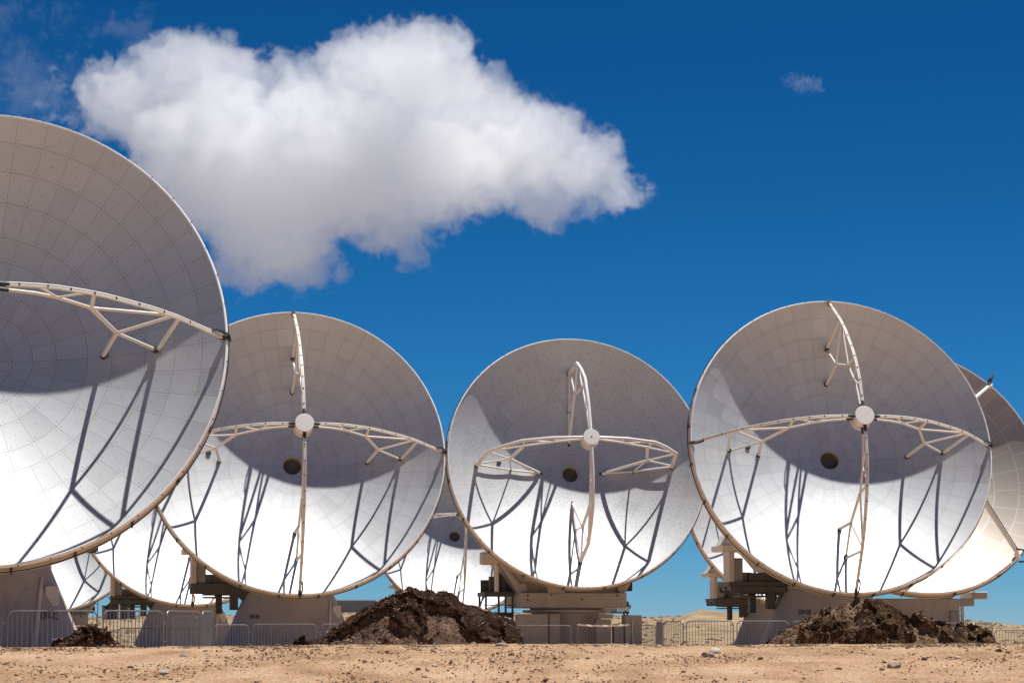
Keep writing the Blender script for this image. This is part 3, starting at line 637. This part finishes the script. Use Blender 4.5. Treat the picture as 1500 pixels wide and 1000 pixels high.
# ------------------------------------------------------------------ heaps of soil
def mound(name, outline, Y, depth, m, label, seed, clump, amp, chips, nx=360, ny=200, msc=1.0, crust=0.0):
    """Heap whose crest follows a height profile; outline = [(px, py of crest)], base on the ground at distance Y."""
    px = np.array([p[0] for p in outline], float); x = (px - 750) / F_PX * Y * .9945
    z = np.array([HC + (931.8 - p[1]) / F_PX * Y for p in outline]); x0, x1 = x[0], x[-1]; xc = (x0 + x1) / 2
    base = min(gz(xc, Y), z[0], z[-1]) - .12
    X, T = np.meshgrid(np.linspace(x0 - .25, x1 + .25, nx), np.linspace(-1.0, 1.0, ny))
    H = np.interp(X, x, z - base, left=0, right=0); D = depth * (0.30 + 0.70 * H / H.max())
    ridge = .12 * depth * (fbm(X * .8, X * 0 + seed, 3, seed) - .5)
    Yv = T * depth
    prof = np.clip(1 - np.abs((Yv - ridge) / D) ** 1.25, 0, 1)
    Z = H * prof
    wx = X + .35 * (fbm(X * 1.7, Yv * 1.7, 4, seed + 31) - .5); wy = Yv + .35 * (fbm(X * 1.7 + 7, Yv * 1.7, 4, seed + 32) - .5)
    dome = lambda w: np.sqrt(np.clip(1 - (w / .82) ** 2, 0, 1))
    w1 = dome(worley(wx * clump, wy * clump * .8, seed)); w2 = dome(worley(wx * clump * 2.4 + 5, wy * clump * 2.4, seed + 1))
    ms = fbm(X * 1.0 * msc, Yv * 1.3 * msc, 5, seed + 50, .55) + crust * np.clip((prof - .72) * 4, 0, 1) * np.clip(H, 0, 1)
    cl = np.clip((ms - .49) / .07, 0, 1); cl = cl * cl * (3 - 2 * cl)              # clods and crust against loose slopes
    n = (fbm(X * 1.1, Yv * 1.1, 5, seed + 2, .55) - .5) * .8 + cl * (.25 + amp[0] * (w1 - .55) + amp[1] * (w2 - .55) + .45 * (fbm(X * 5, Yv * 5, 6, seed + 4, .68) - .5)) + (1 - cl) * .10 * (fbm(X * 12, Yv * 12, 4, seed + 5, .6) - .5) - .22
    edge = np.clip(H * prof / .25, 0, 1)
    Z = Z + n * .30 * edge * np.clip(.4 + H, 0, 1.2)
    Xd = X + edge * .14 * (fbm(X * 4, Z * 5 + Yv, 5, seed + 7, .65) - .5); Yd = Yv - edge * cl * (.10 + .22 * amp[0] * (w1 - .4) + .12 * amp[1] * (w2 - .4))
    Z = np.where(prof * H <= 0.001, -.15, Z)
    V = np.stack([Xd - xc, Yd, Z], -1).reshape(-1, 3); idx = np.arange(nx * ny).reshape(ny, nx)
    Fq = np.stack([idx[:-1, :-1], idx[:-1, 1:], idx[1:, 1:], idx[1:, :-1]], -1).reshape(-1, 4)
    me = bpy.data.meshes.new(name); me.from_pydata(V.tolist(), [], Fq.tolist()); me.polygons.foreach_set('use_smooth', np.ones(len(Fq), bool)); me.materials.append(m[0]); me.materials.append(m[1])
    mi = ((cl[:-1, :-1] + cl[1:, 1:]) * .5 < .5).astype(np.int32).reshape(-1); me.polygons.foreach_set('material_index', mi); me.update()
    o = link(name, me); o.location = (xc, Y, base); tag(o, label, 'soil heap')
    # loose chips and clods lying on it
    rng = np.random.default_rng(seed); pick = rng.integers(0, len(V), chips); b = MB(); g = H.reshape(-1) * prof.reshape(-1); cf = fbm(X * .9 + 3, Yv * .9, 3, seed + 40).reshape(-1)
    for i in pick:
        if g[i] < .03 or V[i][1] > depth * .45 or (cf[i] < .48 and rng.random() < .55): continue
        s = rng.uniform(.008, .026) * (2.0 if rng.random() < .06 else 1.0); q = rng.normal(size=(4, 3)) * s * np.array([1.3, 1, .7])
        b.add([tuple(V[i] + k + (0, 0, s * .4)) for k in q], [(0, 1, 2), (0, 2, 3), (0, 3, 1), (1, 3, 2)], int(rng.random() < .5))
    c = part('loose_chips', b, [CHIP, CHIP2], o); tag(c, kind='stuff'); return o
mound('soil_heap', [(428, 946), (445, 939), (470, 932), (505, 914), (540, 890), (566, 873), (590, 866), (602, 863), (615, 871), (640, 871), (662, 878), (690, 893), (715, 903), (722, 908), (735, 904), (752, 913), (762, 930), (768, 947)],
      84, 1.9, (SOIL, LOOSE), 'large dark brown soil mound with fibrous chips in front of the DV-04 and dotted dishes', 3, 1.5, (.5, .4), 18000, crust=.16)
mound('soil_heap', [(1112, 948), (1122, 938), (1136, 926), (1152, 914), (1172, 902), (1190, 895), (1200, 890), (1222, 890), (1235, 882), (1248, 878), (1268, 877), (1290, 883), (1316, 895), (1322, 905), (1345, 906), (1352, 902), (1362, 911), (1395, 913), (1425, 917), (1450, 918), (1455, 930), (1470, 947)],
      82, 1.7, (SOIL2, LOOSE2), 'rugged dark brown heap of big clods in front of DV-03', 11, 1.35, (.75, .5), 16000, msc=2.1, crust=.02)
mound('soil_heap', [(66, 947), (85, 938), (105, 928), (128, 922), (138, 921), (158, 926), (172, 934), (185, 939), (200, 940), (208, 947)],
      62, .8, (SOIL, LOOSE), 'small low heap of brown chips in front of the DV-12 barriers', 15, 3.0, (.5, .3), 4200, 200, 110, msc=2.0, crust=.05)
mound('soil_heap', [(430, 946), (433, 938), (440, 934), (448, 933), (452, 938), (456, 946)], 70, .25, (SOIL, LOOSE), 'tiny brown clump left of the large mound', 19, 5.0, (.5, .3), 200, 60, 40, msc=3.0, crust=.1)

# ------------------------------------------------------------------ stones
def stone_verts(rng, s, flat=.65):
    t = (1 + 5 ** .5) / 2
    v = np.array([(-1, t, 0), (1, t, 0), (-1, -t, 0), (1, -t, 0), (0, -1, t), (0, 1, t), (0, -1, -t), (0, 1, -t), (t, 0, -1), (t, 0, 1), (-t, 0, -1), (-t, 0, 1)], float) / 1.9
    v *= rng.uniform(.65, 1.25, (12, 1)); v *= np.array([rng.uniform(.8, 1.5), rng.uniform(.7, 1.1), flat * rng.uniform(.7, 1.2)]); a = rng.uniform(0, 6.28)
    c, q = math.cos(a), math.sin(a); v = v @ np.array([[c, q, 0], [-q, c, 0], [0, 0, 1]]); return v * s
ICO = [(0, 11, 5), (0, 5, 1), (0, 1, 7), (0, 7, 10), (0, 10, 11), (1, 5, 9), (5, 11, 4), (11, 10, 2), (10, 7, 6), (7, 1, 8), (3, 9, 4), (3, 4, 2), (3, 2, 6), (3, 6, 8), (3, 8, 9), (4, 9, 5), (2, 4, 11), (6, 2, 10), (8, 6, 7), (9, 8, 1)]
def gravel():
    rng = np.random.default_rng(5); b = MB(); N = 32000
    ys = rng.uniform(27.6, 33, N); xs = rng.uniform(-6.6, 6.6, N); dens = fbm(xs * .7, ys * .7, 3, 77)
    zs = ground_z(xs, ys)
    for x, y, z, d in zip(xs, ys, zs, dens):
        if rng.random() > (d - .2) * 1.6: continue
        s = .005 + .010 * rng.random() ** 2.2 + (.024 * rng.random() if rng.random() < .035 else 0)
        v = stone_verts(rng, s) + np.array([x, y, z + s * .25]); k = rng.random()
        b.add([tuple(q) for q in v], ICO, 0 if k < .78 else (1 if k < .95 else 2))
    o = link('gravel', b.mesh('gravel', [PEB, STONE, STONE2])); tag(o, kind='stuff')
gravel()
def big_stone(px, py, Y, s, m, label, seed):
    import bmesh
    rng = np.random.default_rng(seed); bm = bmesh.new(); bmesh.ops.create_icosphere(bm, subdivisions=4, radius=1)
    sx, sy, sz = rng.uniform(1.0, 1.3), rng.uniform(.8, 1), rng.uniform(.55, .75)
    cuts = [Vector(rng.normal(size=3)).normalized() for _ in range(9)]; lim = rng.uniform(.62, .95, 9)
    for v in bm.verts:
        p = v.co.copy()
        for n, l in zip(cuts, lim):
            d = p.dot(n)
            if d > l: p -= n * (d - l) * .92
        q = float(fbm(np.array([p.x * 3 + p.z]), np.array([p.y * 3 - p.z]), 4, seed)[0]) - .5
        p *= 1 + .12 * q; v.co = Vector((p.x * sx, p.y * sy, p.z * sz)) * s
    me = bpy.data.meshes.new('stone'); bm.to_mesh(me); bm.free(); smooth_by(me, 28); me.materials.append(m)
    P = at(px, py, Y); o = link('stone', me); o.location = (P.x, P.y, gz(P.x, P.y) + s * .18); o.rotation_euler = (0, 0, seed); tag(o, label, 'stone', 'larger stones on the sandy bank')
for a in ((1046, 962, 30.6, .075, STONE2, 'pale angular stone with a dark shaded side below the sand heap barrier', 4),
          (1037, 968, 30.3, .065, STONE, 'brown stone leaning against the pale angular stone', 6),
          (241, 983, 28.8, .055, STONE2, 'pale rounded stone below the edge-on left barrier', 8),
          (268, 963, 30.2, .045, STONE, 'small dark brown stone on the bank right of the chip heap', 10),
          (57, 963, 30.3, .040, STONE, 'dark flat stone below the DV-12 lettering', 12),
          (75, 996, 28.0, .045, STONE, 'dark stone cut by the lower left photo edge', 14),
          (735, 943, 31.5, .065, STONE, 'brown stone on the bank crest at the right foot of the large mound', 16),
          (1310, 979, 29.1, .07, STONE, 'broad low brown stone below the clod heap', 18),
          (1403, 968, 29.9, .040, STONE2, 'small pale stone on the bank below the tail of the clod heap', 20),
          (876, 938, 31.6, .05, STONE, 'brown stone on the bank crest below the dotted dish', 22)):
    big_stone(*a)

# ------------------------------------------------------------------ far things
def far_container():
    Y = 500; x0, x1 = gx(486, Y), gx(552, Y); zb = HC + (931.8 - 897) / F_PX * Y; h = 18 / F_PX * Y
    root = thing('shipping_container', ((x0 + x1) / 2, Y, zb), 'grey corrugated container on the far sand left of the large mound', 'container'); L = (x1 - x0) / 2
    b = MB(); n = 46; pts = []
    for i in range(n): 
        a = -L + 2 * L * i / n; s = 2 * L / n; pts += [(a, -1.25), (a + s * .3, -1.25), (a + s * .5, -1.18), (a + s * .8, -1.18)]
    pts += [(L, -1.25), (L, 1.25), (-L, 1.25)]; b.prism(pts, 'z', .1, h - .12); part('wall', b, CONT, root)
    b = MB(); b.box(-L - .03, L + .03, -1.3, 1.3, h - .12, h + .04); part('roof', b, EDGE, root)
    b = MB(); b.box(L - .25, L + .02, -1.32, -1.1, 0, h - .13); b.box(-L, L, -1.3, -1.1, 0, .1); b.box(L * .30, L * .33, -1.3, -1.2, .1, h - .13); part('corner_post', b, GREY, root)
far_container()
def scrub():
    rng = np.random.default_rng(12); b = MB(); N = 8000
    ys = 170 + 370 * rng.random(N) ** .9; xs = rng.uniform(-.19, .19, N) * ys; zs = ground_z(xs, ys); d = fbm(xs * .05, ys * .05, 4, 91)
    for x, y, z, q in zip(xs, ys, zs, d):
        if rng.random() > (q - .25) * 2: continue
        v = stone_verts(rng, rng.uniform(.05, .2) * (1 + y / 500), .8) + np.array([x, y, z]); b.add([tuple(k) for k in v], ICO)
    tag(link('scrub', b.mesh('scrub', [SCRUB])), kind='stuff')
scrub()
def far_truck():
    Y = 512; x = gx(914, Y); zb = gz(x, Y) - .05
    root = thing('truck', (x, Y, zb), 'white truck cab on the far ridge beside the dotted dish yoke', 'truck')
    b = MB(); b.prism([(-.95, .75), (.95, .75), (1.0, 1.6), (.85, 2.75), (-.95, 2.75)], 'y', -1.2, 1.2); b.prism([(-.9, 2.75), (.6, 2.75), (.3, 3.05), (-.9, 3.05)], 'y', -1.1, 1.1); part('cab', b, WHITE, root)
    b = MB(); b.prism([(-.15, 1.7), (.9, 1.7), (.78, 2.6), (-.15, 2.6)], 'y', -1.23, -1.203); part('window', b, GLASS, root)
    b = MB(); b.box(1.0, 1.2, -1.5, -1.3, 1.4, 2.1); b.box(.9, 1.1, -1.4, -1.2, 2.0, 2.06); part('mirror', b, DARK, root)
    b = MB(); b.box(-6.5, 1.0, -.6, .6, .55, .78); part('chassis', b, DARK, root)
    b = MB(); b.box(-6.5, -1.2, -1.2, 1.2, .8, 2.0, ch=.03); part('load_bed', b, GREY, root)
    for wx in (.3, -4.2, -5.4):
        b = MB(); b.lathe([(.2, -.15), (.48, -.15), (.5, -.1), (.5, .1), (.48, .15), (.2, .15)], 24, axis='y', off=(wx, -1.05, .5)); part('wheel', b, TYRE, root)
far_truck()
def far_shed():
    Y = 420; s = Y / F_PX; x = gx(169, Y); zb = HC + (931.8 - 905.5) * s
    root = thing('gabled_shed', (x, Y, zb), 'dark gabled shed seen in the gap under the far dishes', 'shed')
    b = MB(); b.box(-1.0, 1.9, -1.5, 2, -.5, 1.95); part('wall', b, DWALL, root)
    b = MB(); b.prism([(-1.5, 1.55), (.1, 3.05), (1.95, 2.75), (1.95, 2.0), (-1.0, 1.96), (-1.4, 1.4)], 'y', -1.8, 2.3); part('roof', b, DWALL, root)
    b = MB(); b.box(.3, .9, -1.54, -1.5, -.3, 1.4); part('door', b, GREY, root)
    x = gx(150, Y); root = thing('storage_box', (x, Y + 6, zb), 'grey box shaped hut left of the dark gabled shed', 'hut')
    b = MB(); b.box(-.85, .9, -1, 1, -.5, 1.85, ch=.04); part('wall', b, CONT, root)
    b = MB(); b.box(-.95, 1.0, -1.1, 1.1, 1.86, 1.98); part('roof', b, DWALL, root)
    for px, yt, lab in ((161, 868, 'taller dark utility pole in front of the gabled shed'), (142.5, 880, 'short dark utility pole left of the grey hut')):
        Yp = 400; x = gx(px, Yp); z0 = gz(x, Yp); h = HC + (931.8 - yt) / F_PX * Yp - z0
        root = thing('utility_pole', (x, Yp, z0), lab, 'utility pole'); b = MB(); b.tube((0, 0, -.2), (0, 0, h), .07, .05); part('pole', b, WOOD, root)
        b = MB(); b.box(-.5, .1, -.05, .05, h * .82, h * .82 + .08); part('crossarm', b, WOOD, root)
    x = gx(179.5, Y); root = thing('light_mast', (x, Y - 4, zb), 'short white mast rising behind the dark shed roof', 'mast')
    b = MB(); b.tube((0, 0, 0), (0, 0, 5.2), .1, .08); part('pole', b, WHITE, root); b = MB(); b.box(-.22, .2, -.15, .15, 4.6, 5.6, ch=.04); part('lamp', b, WHITE, root)
far_shed()

# ------------------------------------------------------------------ clouds
def cloud(name, blobs, Y, label, dens, res, amp, depth=.8, scale=1.0, edge=.2, bill=1.0):
    """Volume grid: union of soft ellipsoids (pixel centre and radii at distance Y) eroded by noise."""
    s = Y / F_PX
    C = []
    for b in blobs:
        P = at(b[0], b[1], Y); dy = b[5] * s if len(b) > 5 else 0
        C.append(((P.x, dy, P.z), (b[2] * s, max(min(b[2], b[3]) * depth * s, 4), b[3] * s), b[4] if len(b) > 4 else 1.0))
    cen = Vector((sum(c[0][0] for c in C) / len(C), Y, sum(c[0][2] for c in C) / len(C)))
    lo = [min(c[0][i] - cen[i] * (i != 1) - c[1][i] * 1.3 for c in C) for i in range(3)]; hi = [max(c[0][i] - cen[i] * (i != 1) + c[1][i] * 1.3 for c in C) for i in range(3)]
    vol = bpy.data.volumes.new(name); o = bpy.data.objects.new(name, vol); COL.objects.link(o); o.location = cen; tag(o, label, 'cloud')
    ng = bpy.data.node_groups.new(name, 'GeometryNodeTree'); ng.interface.new_socket('Geometry', in_out='INPUT', socket_type='NodeSocketGeometry'); ng.interface.new_socket('Geometry', in_out='OUTPUT', socket_type='NodeSocketGeometry')
    n = ng.nodes; l = ng.links; go = n.new('NodeGroupOutput'); vc = n.new('GeometryNodeVolumeCube'); pos = n.new('GeometryNodeInputPosition')
    vc.inputs['Min'].default_value = lo; vc.inputs['Max'].default_value = hi
    ext = [hi[i] - lo[i] for i in range(3)]; k = res / max(ext)
    for a, e in zip('XYZ', ext): vc.inputs['Resolution ' + a].default_value = max(16, int(e * k))
    def M(op, a, b=None, c=None):
        q = n.new('ShaderNodeMath'); q.operation = op
        for i, v in enumerate((a, b, c)):
            if v is None: continue
            if isinstance(v, (int, float)): q.inputs[i].default_value = v
            else: l.new(v, q.inputs[i])
        return q.outputs[0]
    def VM(op, a, b):
        q = n.new('ShaderNodeVectorMath'); q.operation = op; l.new(a, q.inputs[0])
        if isinstance(b, tuple): q.inputs[1].default_value = b
        else: l.new(b, q.inputs[1])
        return q.outputs['Value'] if op == 'LENGTH' else q.outputs['Vector']
    def noise(sc_, det, rough=.55, colr=False, vec=None):
        q = n.new('ShaderNodeTexNoise'); q.inputs['Scale'].default_value = sc_; q.inputs['Detail'].default_value = det; q.inputs['Roughness'].default_value = rough
        l.new(vec or pos.outputs[0], q.inputs['Vector']); return q.outputs['Color' if colr else 'Fac']
    u = 100 * s * scale                                     # 100 photograph pixels in metres
    wv = VM('SUBTRACT', noise(1.6 / u, 5, .6, True), (.5, .5, .5)); wv = VM('MULTIPLY', wv, (.75 * u,) * 3); pp = VM('ADD', pos.outputs[0], wv)
    f = None
    for c, r, g in C:
        d = VM('SUBTRACT', pp, (c[0] - cen.x, c[1], c[2] - cen.z)); d = VM('DIVIDE', d, r)
        q = n.new('ShaderNodeVectorMath'); q.operation = 'LENGTH'; l.new(d, q.inputs[0])
        e = M('MULTIPLY', M('SUBTRACT', 1.0, q.outputs['Value']), float(g) * min(r) / u * 2)
        f = e if f is None else M('SMOOTH_MAX', f, e, .15)
    nz = M('SUBTRACT', noise(2.2 / u, 9, .6, vec=pp), .52)
    f = M('ADD', f, M('MULTIPLY', nz, amp)); f = M('ADD', f, M('MULTIPLY', M('SUBTRACT', noise(8.5 / u, 5, .6, vec=pp), .5), amp * .55))
    for vs, va in ((3.2, .34), (7.0, .17)):                 # billowed lobes
        vo = n.new('ShaderNodeTexVoronoi'); vo.feature = 'F1'; vo.inputs['Scale'].default_value = vs / u
        l.new(pp, vo.inputs['Vector']); f = M('ADD', f, M('MULTIPLY', M('SUBTRACT', .42, vo.outputs['Distance']), va * bill))
    mr = n.new('ShaderNodeMapRange'); mr.interpolation_type = 'SMOOTHSTEP'; l.new(f, mr.inputs['Value'])
    mr.inputs['From Min'].default_value = 0.0; mr.inputs['From Max'].default_value = edge
    l.new(M('MULTIPLY', mr.outputs[0], dens / (60 * s)), vc.inputs['Density']); l.new(vc.outputs[0], go.inputs[0])
    md = o.modifiers.new('cloud', 'NODES'); md.node_group = ng
    m = bpy.data.materials.new(name); m.use_nodes = True; mn = m.node_tree.nodes; mn.clear(); oo = mn.new('ShaderNodeOutputMaterial'); pv = mn.new('ShaderNodeVolumePrincipled')
    pv.inputs['Color'].default_value = (.994, .994, .995, 1); pv.inputs['Density'].default_value = 1; pv.inputs['Anisotropy'].default_value = .55
    m.node_tree.links.new(pv.outputs[0], oo.inputs['Volume'])
    sm = n.new('GeometryNodeSetMaterial'); sm.inputs['Material'].default_value = m; l.new(vc.outputs[0], sm.inputs[0]); l.new(sm.outputs[0], go.inputs[0])
    vol.materials.append(m); return o
cloud('cloud', [(195, 150, 95, 75), (290, 130, 115, 90), (330, 230, 150, 125, 1, -25), (400, 320, 115, 105), (375, 385, 95, 55), (480, 240, 160, 125, 1, -40), (560, 120, 115, 95), (625, 112, 95, 70, 1, -85), (590, 250, 150, 100, 1, -20),
                (565, 330, 85, 55), (690, 180, 110, 100, 1, 45), (720, 265, 120, 60, 1, -10), (780, 215, 95, 80), (840, 240, 75, 70), (890, 268, 55, 50), (930, 282, 36, 22), (870, 300, 40, 25), (140, 150, 40, 40, .5), (105, 128, 40, 30, .35), (95, 165, 35, 30, .3), (335, 92, 70, 40, .9), (255, 105, 90, 60), (425, 125, 80, 50), (800, 290, 80, 45), (440, 400, 70, 35), (605, 365, 30, 30)],
      1500, 'large white cumulus cloud drifting above the dishes on the left', 1.25, 400, 1.15, edge=.15)
cloud('cloud', [(1180, 121, 28, 13, .8), (1165, 116, 16, 9, .6), (1198, 128, 14, 9, .6)], 1600, 'tiny wispy white cloud alone in the blue at upper right', .6, 110, 1.5, scale=.3, bill=.3)
cloud('cloud', [(20, 110, 90, 40, .6), (60, 140, 90, 40, .6), (-20, 30, 80, 40, .5), (70, 10, 60, 25, .5), (190, 40, 30, 30, .45)], 1900, 'thin torn wisps of cloud at the upper left corner', .17, 170, 1.8, bill=.2)
